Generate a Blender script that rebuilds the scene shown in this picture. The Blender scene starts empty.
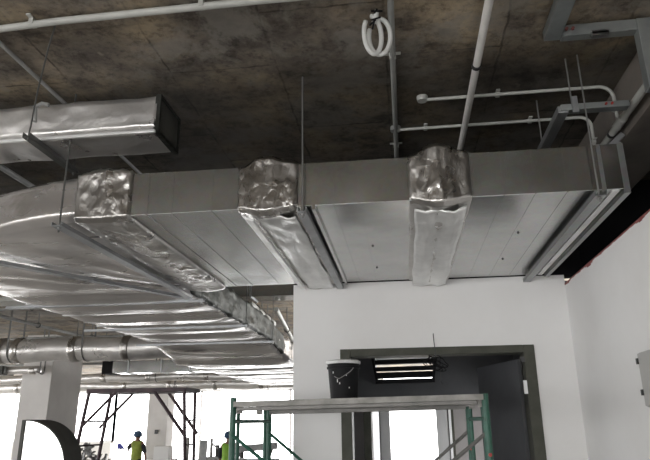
import bpy, bmesh, math, random
from mathutils import Vector, Matrix, noise
random.seed(7)
V = Vector
PI = math.pi
scn = bpy.context.scene
col = scn.collection

# ------------------------------------------------------------------ materials
def mat(name, base=(.5, .5, .5), rough=.5, metal=0.0):
    m = bpy.data.materials.new(name); m.use_nodes = True
    b = m.node_tree.nodes['Principled BSDF']
    b.inputs['Base Color'].default_value = (*base, 1)
    b.inputs['Roughness'].default_value = rough
    b.inputs['Metallic'].default_value = metal
    return m

def N(m, t, **kw):
    n = m.node_tree.nodes.new(t)
    for k, v in kw.items():
        if k in n.inputs: n.inputs[k].default_value = v
        else: setattr(n, k, v)
    return n

def L(m, a, b): m.node_tree.links.new(a, b)

def coords(m, scale=(1, 1, 1)):
    tc = N(m, 'ShaderNodeNewGeometry'); mp = N(m, 'ShaderNodeMapping')
    mp.inputs['Scale'].default_value = scale
    L(m, tc.outputs['Position'], mp.inputs['Vector'])
    return mp.outputs['Vector']

def noise_n(m, vec, scale, detail=6, rough=.6, dist=0):
    n = N(m, 'ShaderNodeTexNoise'); n.inputs['Scale'].default_value = scale
    n.inputs['Detail'].default_value = detail; n.inputs['Roughness'].default_value = rough
    n.inputs['Distortion'].default_value = dist
    L(m, vec, n.inputs['Vector'])
    return n.outputs['Fac']

def ramp(m, fac, stops):
    r = N(m, 'ShaderNodeValToRGB'); e = r.color_ramp.elements
    while len(e) < len(stops): e.new(.5)
    for i, (p, c) in enumerate(stops):
        e[i].position = p; e[i].color = (*c, 1) if len(c) == 3 else c
    L(m, fac, r.inputs['Fac'])
    return r.outputs['Color']

def mix(m, fac, a, b, mode='MIX'):
    n = N(m, 'ShaderNodeMix', data_type='RGBA', blend_type=mode)
    for i, v in ((0, fac), (6, a), (7, b)):
        if isinstance(v, (int, float)): n.inputs[i].default_value = v
        elif isinstance(v, tuple): n.inputs[i].default_value = (*v, 1)
        else: L(m, v, n.inputs[i])
    return n.outputs[2]

def bsdf(m): return m.node_tree.nodes['Principled BSDF']

def bump(m, h, strength=.3, dist=.01):
    b = N(m, 'ShaderNodeBump'); b.inputs['Strength'].default_value = strength
    b.inputs['Distance'].default_value = dist
    L(m, h, b.inputs['Height']); L(m, b.outputs['Normal'], bsdf(m).inputs['Normal'])

def noisy(name, c0, c1, scale=3, rough=.6, metal=0, bs=.15, stretch=(1, 1, 1), lo=.35, hi=.65, bd=.005, bscale=None):
    m = mat(name, c0, rough, metal); v = coords(m, stretch)
    f = noise_n(m, v, scale)
    L(m, ramp(m, f, [(lo, c0), (hi, c1)]), bsdf(m).inputs['Base Color'])
    if bs: bump(m, noise_n(m, v, bscale or scale * 8), bs, bd)
    return m

M = {}
# stained formwork concrete of the slab
def slab_material():
    m = mat('stained_concrete', rough=.9); v = coords(m)
    big = noise_n(m, coords(m, (1, 1.15, 1)), 1.1, 7, .62)
    c = ramp(m, big, [(.34, (.13, .112, .094)), (.46, (.235, .20, .16)), (.53, (.31, .255, .185)), (.58, (.36, .29, .20)), (.66, (.29, .265, .225))])
    mid = noise_n(m, coords(m, (1, 1.3, 1)), 3.1, 10, .7)
    c = mix(m, .9, c, ramp(m, mid, [(.36, (.30, .285, .28)), (.45, (.78, .77, .76)), (.55, (1, 1, 1)), (.70, (1.3, 1.27, 1.22))]), 'MULTIPLY')
    fine = noise_n(m, v, 17, 10, .78)
    br = N(m, 'ShaderNodeTexBrick'); br.offset = .37
    br.inputs['Scale'].default_value = 1; br.inputs['Brick Width'].default_value = 1.22; br.inputs['Row Height'].default_value = .61
    br.inputs['Mortar Size'].default_value = .009; br.inputs['Mortar Smooth'].default_value = .7
    br.inputs['Color1'].default_value = (1, 1, 1, 1); br.inputs['Color2'].default_value = (.72, .72, .73, 1)
    br.inputs['Mortar'].default_value = (.30, .29, .28, 1)
    wob = N(m, 'ShaderNodeMapping'); wob.inputs['Rotation'].default_value = (0, 0, PI / 2)
    jit = N(m, 'ShaderNodeTexNoise'); jit.inputs['Scale'].default_value = 9; L(m, v, jit.inputs['Vector'])
    va = N(m, 'ShaderNodeVectorMath', operation='MULTIPLY_ADD'); L(m, jit.outputs['Color'], va.inputs[0]); va.inputs[1].default_value = (.03, .03, 0); L(m, v, va.inputs[2])
    L(m, va.outputs[0], wob.inputs['Vector']); L(m, wob.outputs['Vector'], br.inputs['Vector'])
    c = mix(m, ramp(m, noise_n(m, v, 2.4, 4), [(.40, (.25, .25, .25)), (.55, (1, 1, 1))]), c, mix(m, 1.0, c, br.outputs['Color'], 'MULTIPLY'))
    c = mix(m, .85, c, ramp(m, fine, [(.38, (.45, .43, .42)), (.5, (1, 1, 1)), (.66, (1.25, 1.22, 1.18))]), 'MULTIPLY')
    pock = noise_n(m, v, 5, 3, .5)
    c = mix(m, ramp(m, pock, [(.70, (0, 0, 0)), (.73, (.6, .6, .6))]), c, (.30, .27, .22))
    # grey laitance film in patches, and a ragged-edged stain band that also paints the shade over the duct
    film = noise_n(m, coords(m, (1.2, 1, 1)), 1.7, 10, .7, .3)
    c = mix(m, ramp(m, film, [(.50, (0, 0, 0)), (.58, (.6, .6, .6))]), c, (.27, .25, .22))
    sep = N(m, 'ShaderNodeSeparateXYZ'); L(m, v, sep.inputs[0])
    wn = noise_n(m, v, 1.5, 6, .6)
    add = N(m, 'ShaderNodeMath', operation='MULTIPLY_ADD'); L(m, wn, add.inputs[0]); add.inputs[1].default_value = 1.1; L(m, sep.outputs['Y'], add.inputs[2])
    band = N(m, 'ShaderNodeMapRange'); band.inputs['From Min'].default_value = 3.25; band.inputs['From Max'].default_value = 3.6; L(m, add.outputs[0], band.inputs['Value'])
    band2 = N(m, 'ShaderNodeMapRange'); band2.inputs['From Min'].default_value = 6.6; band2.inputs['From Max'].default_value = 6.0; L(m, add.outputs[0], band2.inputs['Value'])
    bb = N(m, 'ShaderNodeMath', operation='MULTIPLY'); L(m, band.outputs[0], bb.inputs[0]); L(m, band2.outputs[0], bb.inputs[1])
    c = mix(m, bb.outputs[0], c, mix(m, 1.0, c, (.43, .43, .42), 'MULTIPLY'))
    L(m, c, bsdf(m).inputs['Base Color'])
    bump(m, fine, .4, .01)
    return m
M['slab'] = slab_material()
M['beam'] = noisy('raw_concrete_beam', (.13, .115, .10), (.22, .19, .165), 2, .9)
M['plaster'] = noisy('white_skim_plaster', (.74, .73, .72), (.79, .785, .78), 1.1, .75, bs=.05, bscale=20)
M['primer'] = noisy('red_primer', (.16, .03, .03), (.30, .12, .11), 18, .8)
M['screed'] = noisy('grey_screed_floor', (.56, .55, .53), (.66, .65, .63), .8, .7)
M['hallwall'] = mat('pale_paint', (.62, .61, .59), .8)
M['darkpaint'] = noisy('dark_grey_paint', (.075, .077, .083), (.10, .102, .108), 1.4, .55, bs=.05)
M['blackpaint'] = mat('black_board', (.012, .012, .013), .9)  # flat black painting the darkness of gaps and the open duct end
M['olive'] = noisy('dark_olive_frame', (.055, .058, .045), (.085, .085, .07), 6, .5, bs=.05)
M['colpaint'] = noisy('column_plaster', (.58, .56, .545), (.66, .64, .62), 1.5, .85, bs=.05)
M['pvc'] = noisy('white_conduit', (.40, .40, .375), (.50, .50, .47), 6, .4, bs=0)
M['hose'] = mat('white_hose', (.62, .62, .60), .4)
M['greypipe'] = noisy('grey_pipe', (.24, .245, .235), (.34, .34, .33), 5, .45, bs=0)
M['whitepipe'] = noisy('white_pipe', (.68, .66, .63), (.8, .78, .75), 6, .4, bs=0)
M['rod'] = mat('zinc_rod', (.33, .33, .32), .4, .8)
M['darkrod'] = mat('dark_zinc_rod', (.13, .13, .125), .5, .6)
M['strut'] = noisy('zinc_channel', (.30, .31, .32), (.42, .43, .44), 4, .42, .8, bs=0)
M['trunk'] = noisy('zinc_trunking', (.26, .28, .28), (.38, .40, .39), 3, .45, .7, bs=0)
M['black'] = mat('black_plastic', (.010, .010, .011), .6)
M['red'] = mat('red_paint', (.35, .03, .025), .5)
M['green'] = noisy('chipped_green_paint', (.016, .065, .045), (.026, .12, .08), 14, .45, bs=.1, lo=.3, hi=.7)
M['brown'] = noisy('rusty_maroon_paint', (.035, .02, .028), (.075, .045, .05), 9, .55, bs=.1)
M['deck'] = noisy('worn_deck_steel', (.20, .195, .18), (.34, .33, .31), 7, .55, .35, bs=.2)
M['darkzinc'] = noisy('shaded_rail_steel', (.14, .14, .13), (.22, .21, .2), 7, .5, .4, bs=.1)  # darker grey steel of deck rails and bare braces
M['white'] = mat('white_sheet', (.8, .8, .8), .6)
M['lidwhite'] = noisy('splashed_white_lid', (.5, .5, .49), (.75, .75, .74), 20, .5)
M['cabinet'] = mat('light_grey_powder_coat', (.42, .415, .40), .45)
M['hinge'] = mat('dark_hinge', (.05, .05, .05), .4, .5)
M['blue'] = mat('blue_plastic', (.02, .025, .30), .5)
M['helmet'] = mat('blue_helmet_shell', (.03, .07, .14), .35)
M['vest'] = noisy('olive_yellow_vest', (.16, .20, .03), (.25, .30, .05), 8, .8)
M['hivis'] = noisy('lime_vest', (.20, .42, .04), (.3, .5, .08), 8, .8)
M['cloth'] = mat('dark_cloth', (.02, .022, .028), .9)
M['skin'] = mat('brown_skin', (.22, .11, .07), .6)
M['hair'] = mat('black_hair', (.01, .009, .008), .7)
M['frame'] = mat('pale_window_frame', (.45, .45, .45), .5)
M['elbowdark'] = noisy('dark_grey_sheet', (.075, .075, .068), (.11, .11, .10), 4, .6)
M['machine'] = noisy('grey_machine', (.25, .26, .26), (.45, .45, .45), 5, .6)
M['carton'] = mat('white_carton', (.75, .75, .75), .7)

def foil_material(name, tint=(.80, .78, .76), rough=.24, stretch=(1, 1, 1), bs=.3, metal=.85):
    m = mat(name, tint, rough, metal); v = coords(m, stretch)
    a = noise_n(m, v, 9, 4, .55, 1.2)
    w = N(m, 'ShaderNodeTexVoronoi', feature='DISTANCE_TO_EDGE'); w.inputs['Scale'].default_value = 16
    L(m, v, w.inputs['Vector'])
    vv = mix(m, .35, a, w.outputs['Distance'])
    bump(m, vv, bs, .02)
    r = noise_n(m, v, 3, 4)
    L(m, ramp(m, r, [(.3, (rough * .7,) * 3), (.7, (rough * 1.6,) * 3)]), bsdf(m).inputs['Roughness'])
    c = noise_n(m, v, 2.2, 5)
    L(m, ramp(m, c, [(.3, tuple(t * .72 for t in tint)), (.65, tint)]), bsdf(m).inputs['Base Color'])
    return m
M['foil'] = foil_material('crinkled_foil', rough=.32, metal=.72)
M['foil_long'] = foil_material('stretched_foil', (.80, .77, .75), .27, (.28, 1.6, 1), .14)
M['foil_wrap'] = foil_material('foil_wrap', (.60, .58, .555), .27, (1.5, 1, .9), .55, 1.0)
M['jacket'] = foil_material('dull_dark_foil', (.075, .078, .07), .42, (1, 1, 1), .6)  # duct-side shade painted into the foil colour; also used on the end rim
M['brightfoil'] = foil_material('bright_foil', (.90, .90, .89), .40, (1.5, 1, 1), .3, .7)  # pale base carries the bright reflection under the wraps
M['scrap'] = noisy('scrap_metal', (.10, .10, .10), (.42, .42, .42), 9, .5, .3)
M['innerpaint'] = noisy('undercoat_plaster', (.24, .225, .22), (.30, .285, .28), 2, .85, bs=.05)
M['cheek'] = mat('bright_sheet_metal', (.93, .93, .92), .22, 1.0)
M['tape'] = foil_material('smooth_foil_tape', (.95, .95, .94), .5, (1, 1, 1), .05); bsdf(M['tape']).inputs['Metallic'].default_value = .45  # whitened base puts the bright reflection into the tape

def galv(name, tint=(.58, .585, .57), rough=.2):
    m = mat(name, tint, rough, 1.0); v = coords(m)
    w = N(m, 'ShaderNodeTexVoronoi'); w.inputs['Scale'].default_value = 45; L(m, v, w.inputs['Vector'])
    c1 = ramp(m, noise_n(m, v, 1.8, 4), [(.3, tuple(t * .8 for t in tint)), (.7, tint)])
    c = mix(m, .12, c1, w.outputs['Color'], 'MULTIPLY')
    L(m, c, bsdf(m).inputs['Base Color'])
    L(m, ramp(m, noise_n(m, v, 2.5, 6), [(.3, (rough * .8,) * 3), (.7, (rough * 1.35,) * 3)]), bsdf(m).inputs['Roughness'])
    bump(m, noise_n(m, v, 1.6, 2), .12, .03)
    return m
M['galv'] = galv('galvanised_sheet')
M['galvdark'] = galv('galvanised_flange', (.42, .43, .43), .4)

for k_ in ('black', 'elbowdark', 'blackpaint', 'olive', 'darkpaint'): bsdf(M[k_]).inputs['Specular IOR Level'].default_value = .15

# ------------------------------------------------------------------ mesh builder
class MB:
    def __init__(s): s.bm = bmesh.new()
    def _hexa(s, pts):
        v = [s.bm.verts.new(p) for p in pts]
        for f in ((0, 3, 2, 1), (4, 5, 6, 7), (0, 1, 5, 4), (1, 2, 6, 5), (2, 3, 7, 6), (3, 0, 4, 7)):
            s.bm.faces.new([v[i] for i in f])
    def box(s, x0, x1, y0, y1, z0, z1):
        s._hexa([(x0, y0, z0), (x1, y0, z0), (x1, y1, z0), (x0, y1, z0), (x0, y0, z1), (x1, y0, z1), (x1, y1, z1), (x0, y1, z1)])
        return s
    def bar(s, p, q, w, h, up=(0, 0, 1)):
        p, q = V(p), V(q); d = (q - p).normalized(); u = V(up)
        if abs(d.dot(u)) > .98: u = V((0, 1, 0))
        r = d.cross(u).normalized() * w / 2; u = r.cross(d).normalized() * h / 2
        s._hexa([p - r - u, p + r - u, q + r - u, q - r - u, p - r + u, p + r + u, q + r + u, q - r + u])
        return s
    def tube(s, pts, r, seg=12, closed=False):
        pts = [V(p) for p in pts]; n = len(pts); rings = []
        rr = r if isinstance(r, (list, tuple)) else [r] * n
        prev = None
        for i, p in enumerate(pts):
            if closed: d = pts[(i + 1) % n] - pts[i - 1]
            else: d = pts[min(i + 1, n - 1)] - pts[max(i - 1, 0)]
            d.normalize()
            if prev is None:
                a = V((0, 0, 1)) if abs(d.z) < .9 else V((0, 1, 0))
                u = d.cross(a).normalized()
            else: u = (prev - d * prev.dot(d)).normalized()
            prev = u; w = d.cross(u)
            rings.append([s.bm.verts.new(p + (u * math.cos(t) + w * math.sin(t)) * rr[i]) for t in [2 * PI * k / seg for k in range(seg)]])
        for i in range(n if closed else n - 1):
            a, b = rings[i], rings[(i + 1) % n]
            for k in range(seg): s.bm.faces.new((a[k], a[(k + 1) % seg], b[(k + 1) % seg], b[k]))
        if not closed:
            s.bm.faces.new(rings[0][::-1]); s.bm.faces.new(rings[-1])
        return s
    def lathe(s, prof, c, seg=32):
        c = V(c); rings = []
        for r, z in prof:
            rings.append([s.bm.verts.new(c + V((max(r, 1e-4) * math.cos(2 * PI * k / seg), max(r, 1e-4) * math.sin(2 * PI * k / seg), z))) for k in range(seg)])
        for a, b in zip(rings, rings[1:]):
            for k in range(seg): s.bm.faces.new((a[k], a[(k + 1) % seg], b[(k + 1) % seg], b[k]))
        return s
    def poly(s, pts, d):
        d = V(d); a = [s.bm.verts.new(p) for p in pts]; b = [s.bm.verts.new(V(p) + d) for p in pts]; n = len(pts)
        s.bm.faces.new(a[::-1]); s.bm.faces.new(b)
        for i in range(n): s.bm.faces.new((a[i], a[(i + 1) % n], b[(i + 1) % n], b[i]))
        return s
    def build(s, name, m, parent=None, bevel=0, smooth=False, origin=None):
        bmesh.ops.recalc_face_normals(s.bm, faces=s.bm.faces)
        me = bpy.data.meshes.new(name)
        if smooth:
            for f in s.bm.faces: f.smooth = True
            if smooth != 'all':
                for e in s.bm.edges:
                    if len(e.link_faces) == 2 and e.calc_face_angle(0) > .7: e.smooth = False
        if origin is None and parent is None:
            vs = s.bm.verts
            origin = V((sum(v.co.x for v in vs) / len(vs), sum(v.co.y for v in vs) / len(vs), min(v.co.z for v in vs)))
        if parent is None:
            bmesh.ops.translate(s.bm, vec=-V(origin), verts=s.bm.verts)
        else:
            bmesh.ops.translate(s.bm, vec=-W[parent.name], verts=s.bm.verts)
        s.bm.to_mesh(me); s.bm.free()
        o = bpy.data.objects.new(name, me); col.objects.link(o)
        me.materials.append(m)
        if parent is None: o.location = origin; W[o.name] = V(origin)
        else: o.parent = parent; W[o.name] = W[parent.name].copy()
        if bevel:
            b = o.modifiers.new('bevel', 'BEVEL'); b.width = bevel; b.segments = 2; b.limit_method = 'ANGLE'
        return o
W = {}   # world position of each object's origin

def tag(o, label, cat, group=None):
    o['label'] = label; o['category'] = cat
    if group: o['group'] = group
    return o
def thing(name, label, cat, loc, group=None):
    o = bpy.data.objects.new(name, None); col.objects.link(o); o.location = loc; W[o.name] = V(loc)
    o.empty_display_size = .1
    return tag(o, label, cat, group)
def struct(o, ): o['kind'] = 'structure'; return o
def bx(*a): return MB().box(*a)

# ------------------------------------------------------------------ setting
ZC = 3.8          # underside of the slab
XR = 1.32         # right wall face
YF = 5.0          # front wall face
XL, YB, YW = -20.0, -9.0, 26.0
struct(bx(XL, 4, YB, YW + .3, -.2, 0).build('floor', M['screed']))
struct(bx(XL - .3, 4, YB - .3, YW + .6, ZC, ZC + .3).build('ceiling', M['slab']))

# right wall and the concrete edge beam over it
struct(bx(XR, XR + .15, YB, YF + .15, 0, 2.945).build('wall_right', M['plaster']))
pr = MB(); n = 90
for i in range(n):      # ragged strip of red primer left along the top of the wall
    y0 = 1.2 + (YF - 1.2) * i / n; y1 = 1.2 + (YF - 1.2) * (i + 1) / n
    h = .004 + .028 * max(0, noise.noise(V((y0 * 5, 0, 0)))) + .004 * random.random()
    pr.box(XR - .003, XR + .12, y0, y1, 2.945 - h, 2.947)
struct(pr.build('trim_1', M['primer']))
struct(bx(XR + .02, XR + .35, YB, 9, 3.46, ZC).build('trim_2', M['beam']))
struct(bx(XR + .9, XR + 1.0, YB, YF + .15, 0, ZC).build('wall_far_right', M['blackpaint']))  # black sheets close off and paint the dark void behind the wall
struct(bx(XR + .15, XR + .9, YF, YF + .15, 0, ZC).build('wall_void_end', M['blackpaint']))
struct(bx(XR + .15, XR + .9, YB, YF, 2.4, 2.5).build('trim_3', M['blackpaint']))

# front wall with the doorway
DX0, DX1, DZ = -.515, 1.02, 2.465
w = MB(); w.box(-.905, DX0 + .01, YF, YF + .15, 0, 3.018); w.box(DX0 + .01, DX1 - .01, YF, YF + .15, DZ - .01, 3.018); w.box(DX1 - .01, XR, YF, YF + .15, 0, 3.018)
struct(w.build('wall_front', M['plaster']))
struct(bx(-.905, XR + .15, YF + .03, YF + .15, 3.018, ZC).build('wall_front_upper', M['blackpaint']))  # painted black for the dark gap beside the duct end
f = MB(); t = .085
f.box(DX0, DX0 + t, YF - .015, YF + .17, 0, DZ); f.box(DX1 - t, DX1, YF - .015, YF + .17, 0, DZ)
f.box(DX0 + t, DX1 - t, YF - .015, YF + .17, DZ - .06, DZ)
door = struct(f.build('door_1', M['olive'], bevel=.004))
lf = MB(); a = V((DX1 - t - .005, YF + .17, 0)); b = V((.70, 5.98, 0)); mid = (a + b) / 2
lf.bar((a.x, a.y, 1.19), (b.x, b.y, 1.19), .045, 2.36)
lf.build('door_leaf', M['darkpaint'], door, bevel=.003)
hd = MB(); hd.box(.905, .93, 4.95, 4.975, 2.09, 2.19); hd.build('white_tag', M['white'], door)
hd = MB().tube([(.91, 4.965, 2.19), (.905, 4.965, 2.25), (.912, 4.97, 2.30), (.905, 4.975, 2.36)], .004, 6); hd.build('tag_cord', M['black'], door)
mm = MB().box(.90, .936, 4.972, 4.985, 2.33, 2.37); mm.build('hook', M['hinge'], door)

# room behind the doorway
YI = 8.0
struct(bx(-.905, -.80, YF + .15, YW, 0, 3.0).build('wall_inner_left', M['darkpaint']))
w = MB(); w.box(XR, XR + .15, YF + .15, 6.9, 0, 3.0); w.box(XR, XR + .15, 7.7, YI + .15, 0, 3.0); w.box(XR, XR + .15, 6.9, 7.7, 0, .4); w.box(XR, XR + .15, 6.9, 7.7, 2.1, 3.0)  # unseen opening added here to brighten the inner room
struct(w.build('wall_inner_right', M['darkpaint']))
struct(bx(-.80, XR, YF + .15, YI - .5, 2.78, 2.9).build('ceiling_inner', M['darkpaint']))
w = MB()
OX0, OX1, OZ0, OZ1 = -.215, .365, .9, 2.12
w.box(-.80, -.435, YI, YI + .12, 0, 2.14); w.box(-.35, OX0, YI, YI + .12, 0, 2.14); w.box(OX1, XR, YI, YI + .12, 0, 2.14); w.box(OX0, OX1, YI, YI + .12, 0, OZ0)
struct(w.build('wall_inner', M['innerpaint']))
# dark bulkhead with a slotted transom above the opening
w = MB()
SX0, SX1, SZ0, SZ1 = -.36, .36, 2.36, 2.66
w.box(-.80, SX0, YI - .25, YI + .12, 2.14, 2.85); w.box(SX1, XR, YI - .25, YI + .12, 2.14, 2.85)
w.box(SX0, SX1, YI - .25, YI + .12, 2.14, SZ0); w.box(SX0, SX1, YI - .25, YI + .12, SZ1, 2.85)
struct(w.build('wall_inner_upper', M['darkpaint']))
lv = thing('louvre', 'black slatted louvre with bright gaps above the inner window of the doorway', 'louvre', (0, YI - .1, SZ0))
for i, (zz, hh) in enumerate(((2.365, .05), (2.44, .07), (2.515, .05), (2.60, .055))):
    MB().bar((SX0, YI - .28, zz), (SX1, YI - .28, zz + .008), .10, hh, (0, 0, 1)).build('slat', M['black'], lv)
MB().bar((SX0 + .02, YI - .33, 2.37), (SX0 - .03, YI - .33, 2.66), .03, .05).build('side_rail', M['black'], lv)
MB().bar((SX1 - .02, YI - .33, 2.37), (SX1 + .03, YI - .33, 2.66), .03, .05).build('side_rail', M['black'], lv)
w = MB(); w.box(-.33, OX0, YI - .05, YI, 0, 2.14); w.box(OX1, .495, YI - .05, YI, 0, 2.14); w.box(OX0, OX1, YI - .05, YI, OZ0 - .05, OZ0); w.box(-.33, .495, YI - .05, YI, 2.1, 2.14)
struct(w.build('window_1', M['frame']))
struct(bx(-.535, -.44, YI - .12, YI, 0, 2.14).build('trim_5', M['olive']))
struct(bx(.51, .54, YI - .06, YI, 0, 2.14).build('trim_6', M['white']))
struct(bx(.545, .57, YI - .06, YI, 0, 2.14).build('trim_7', M['olive']))

# far hall: window wall, sills, side and rear window walls, and an added left one
w = MB()
w.box(XL, -.9, YW, YW + .3, 3.3, ZC)
w.box(XL, -12.6, YW, YW + .3, 0, 1.15)
struct(w.build('wall_far', M['hallwall']))
k = 0
def glazing(axis, c, a0, a1, z0, z1, n, idx):
    g = MB(); t = .05
    for i in range(n + 1):
        p = a0 + (a1 - a0) * i / n
        if axis == 'y': g.box(p - t, p + t, c - .04, c + .04, z0, z1)
        else: g.box(c - .04, c + .04, p - t, p + t, z0, z1)
    for z in (z0, z1):
        if axis == 'y': g.box(a0, a1, c - .04, c + .04, z - t, z + t)
        else: g.box(c - .04, c + .04, a0, a1, z - t, z + t)
    return struct(g.build('window_%d' % idx, M['white']))
glazing('y', YW + .15, XL, -12.6, 1.2, 3.25, 2, 2)
glazing('y', YW + .15, -12.6, -.95, .05, 3.25, 3, 3)
struct(bx(XL - .2, XL, YB, YW, 0, .5).build('wall_left', M['hallwall']))
struct(bx(XL - .2, XL, YB, YW, 3.3, ZC).build('wall_left_upper', M['hallwall']))
glazing('x', XL - .1, YB, YW, .5, 3.3, 10, 4)
w = MB(); w.box(-9.2, -9, YB, 6.4, 0, .3); w.box(-9.2, -9, YB, 6.4, 2.5, ZC); w.box(-9.2, -9, 6.2, 6.4, .3, 2.5)  # unseen near wall added with glazing to brighten the right wall
struct(w.build('wall_side_left', M['hallwall']))
glazing('x', -9.1, YB, 6.2, .3, 2.5, 5, 7)  # glazing of the added left wall
w = MB(); w.box(XL, XR, YB - .2, YB, 0, .3); w.box(XL, XR, YB - .2, YB, 2.6, ZC)
struct(w.build('wall_back', M['hallwall']))
glazing('y', YB - .1, XL, XR, .3, 2.6, 8, 5)

# ------------------------------------------------------------------ columns
def column(x0, x1, y0, y1, label):
    o = bx(x0, x1, y0, y1, 0, ZC).build('column', M['colpaint'], bevel=.01)
    return tag(o, label, 'column', 'plastered columns of the hall')
c = column(-8.22, -7.54, 12.5, 13.75, 'wide plastered column at left behind the curved grey panel')
column(-8.5, -7.82, 20, 20.6, 'narrow plastered column behind the worker in the olive vest')
MB().box(-8.20, -8.10, 19.955, 20, 1.60, 1.72).build('switch_box', M['hinge'], bpy.data.objects['column.001'])

# ------------------------------------------------------------------ rectangular sweep for ducts and foil
def sweep(frames, name, m, parent, nu, amp=.008, freq=(5, 5, 5), sag=None, top_amp=None, caps=(True, True), seed=0, smooth='all', corner=.02):
    """frames: list of (centre, right vector, half width, half height, extra offset)."""
    bm = bmesh.new(); rings = []
    nw, nh = nu
    par = []
    for i in range(nw): par.append((-1 + 2 * i / nw, -1, 0, -1))
    for i in range(nh): par.append((1, -1 + 2 * i / nh, 1, 0))
    for i in range(nw): par.append((1 - 2 * i / nw, 1, 0, 1))
    for i in range(nh): par.append((-1, 1 - 2 * i / nh, -1, 0))
    for k, (c, r, hw, hh, off) in enumerate(frames):
        c = V(c); r = V(r).normalized(); ring = []
        for (a, b, na, nb) in par:
            cr = 1 - .0
            ca, cb = abs(a) > .999, abs(b) > .999
            p = c + r * (a * (hw + off) * (1 - (corner / hw if ca and cb else 0))) + V((0, 0, 1)) * (b * (hh + off) * (1 - (corner / hh if ca and cb else 0)))
            n = (r * (a if ca else 0) + V((0, 0, b if cb else 0))).normalized(); n *= (.35 if b < -.99 else 1)
            q = V((p.x * freq[0], p.y * freq[1], p.z * freq[2] + seed))
            d = amp * (noise.noise(q) + .5 * noise.noise(q * 2.3) + .35 * noise.noise(q * 5.1))
            p = p + n * d
            if sag and b < -.99: p.z -= sag(k, a, p)
            ring.append(bm.verts.new(p))
        rings.append(ring)
    m_ = len(par)
    for x, y in zip(rings, rings[1:]):
        for k in range(m_): bm.faces.new((x[k], x[(k + 1) % m_], y[(k + 1) % m_], y[k]))
    if caps[0]: bm.faces.new(rings[0][::-1])
    if caps[1]: bm.faces.new(rings[-1])
    o = MB(); o.bm.free(); o.bm = bm
    return o.build(name, m, parent, smooth=smooth)

# ------------------------------------------------------------------ galvanised main duct
Y0, Y1, Z0, Z1 = 3.06, 4.96, 3.02, 3.275
YC, HW, ZM, HH = (Y0 + Y1) / 2, (Y1 - Y0) / 2, (Z0 + Z1) / 2, (Z1 - Z0) / 2
XD0, XD1 = -1.50, 1.19
duct = thing('air_duct', 'wide galvanised sheet metal duct crossing above the doorway wall', 'air duct', (-.2, YC, Z0))
bx(XD0, XD1 - .012, Y0, Y1, Z0, Z1).build('duct_body', M['galv'], duct, bevel=.004)
def ring_x(x0, x1, e, z0=Z0, z1=Z1):   # a flange collar round the duct
    m = MB(); b = min(e, .002)
    m.box(x0, x1, Y0 - b, Y1 + b, z0 - e, z0); m.box(x0, x1, Y0 - b, Y1 + b, z1, z1 + b)
    m.box(x0, x1, Y0 - b, Y0, z0, z1); m.box(x0, x1, Y1, Y1 + b, z0, z1)
    return m
ring_x(XD1 - .03, XD1, .022).build('end_flange', M['galvdark'], duct)
ring_x(1.055, 1.075, .02).build('flange', M['galvdark'], duct)
for x in (-.515, -.455): ring_x(x, x + .018, .022).build('flange', M['galv'], duct)
for x in (-1.25, -1.02, -.34, -.20, -.06, .56, .72, .88): ring_x(x, x + .005, .002).build('seam', M['galv'], duct)
ring_x(-1.40, -1.39, .003).build('seam', M['galv'], duct)
for x, y in ((-.19, 3.9), (-.19, 4.5), (.73, 3.75), (.73, 4.4)):
    MB().lathe([(0, -.006), (.006, -.006), (.008, 0), (.008, .004)], (x + .02, y, Z0 - .001), 10).build('screw', M['hinge'], duct)
bl = MB().bar((1.12, Y0, Z0 - .004), (1.12, Y1 - .02, Z0 - .004), .035, .008); bl.build('edge_strip', M['tape'], duct)

# foil wraps over the joints
def wrap_x(x0, x1, off, seed, parent, name='foil_wrap', mt='foil_wrap', amp=.008):
    n = max(10, int((x1 - x0) / .012)); fr = []
    for i in range(n + 1):
        x = x0 + (x1 - x0) * i / n; s = i / n
        o = off * (.22 + 1.0 * max(0, math.sin(PI * s)) ** 1.6 + .12 * math.sin(13 * s + seed) * math.sin(PI * s)) + .003 * math.sin(s * 19 + seed)
        if i in (0, n): o = .003
        fr.append(((x + .0, YC, ZM), (0, 1, 0), HW, HH, o))
    return sweep(fr, name, M[mt], parent, (100, 22), amp, (17, 9, 7), seed=seed, corner=.012)
wrap_x(-.87, -.53, .038, 3.1, duct)
wrap_x(.07, .40, .042, 8.7, duct)
def strip(x0, x1, z, lab, crease=.006, m='brightfoil'):   # creased foil strip, the underside's bright reflection painted in
    bm = MB(); ny_, nx_ = 60, 14; g = []
    for i in range(ny_ + 1):
        y = Y0 + .03 + (Y1 - Y0 - .05) * i / ny_; row = []
        for j in range(nx_ + 1):
            u = j / nx_; x = x0 + (x1 - x0) * u + .012 * noise.noise(V((u * 2, y * 3, z)))
            d = crease * math.sin(PI * u * 2) ** 2 + (.004 + .012 * max(0, 1 - i / 22)) * noise.noise(V((x * 22, y * 7, 5)))
            row.append(V((x, y, z - .004 - d)))
        g.append(row)
    for sgn, dz in ((1, 0), (-1, .012)):
        vs_ = [[bm.bm.verts.new(p + V((0, 0, dz))) for p in row] for row in g]
        for a, b in zip(vs_, vs_[1:]):
            for k in range(nx_): bm.bm.faces.new((a[k], a[k + 1], b[k + 1], b[k]))
        if sgn == 1: low = vs_
    top = vs_
    edge = lambda q: [q[0][k] for k in range(nx_)] + [q[k][nx_] for k in range(ny_)] + [q[ny_][nx_ - k] for k in range(nx_)] + [q[ny_ - k][0] for k in range(ny_)]
    a, b = edge(low), edge(top)
    for k in range(len(a)): bm.bm.faces.new((a[k], a[(k + 1) % len(a)], b[(k + 1) % len(b)], b[k]))
    o = bm.build('foil_strip', M[m], duct, smooth='all'); o['label'] = lab
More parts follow.
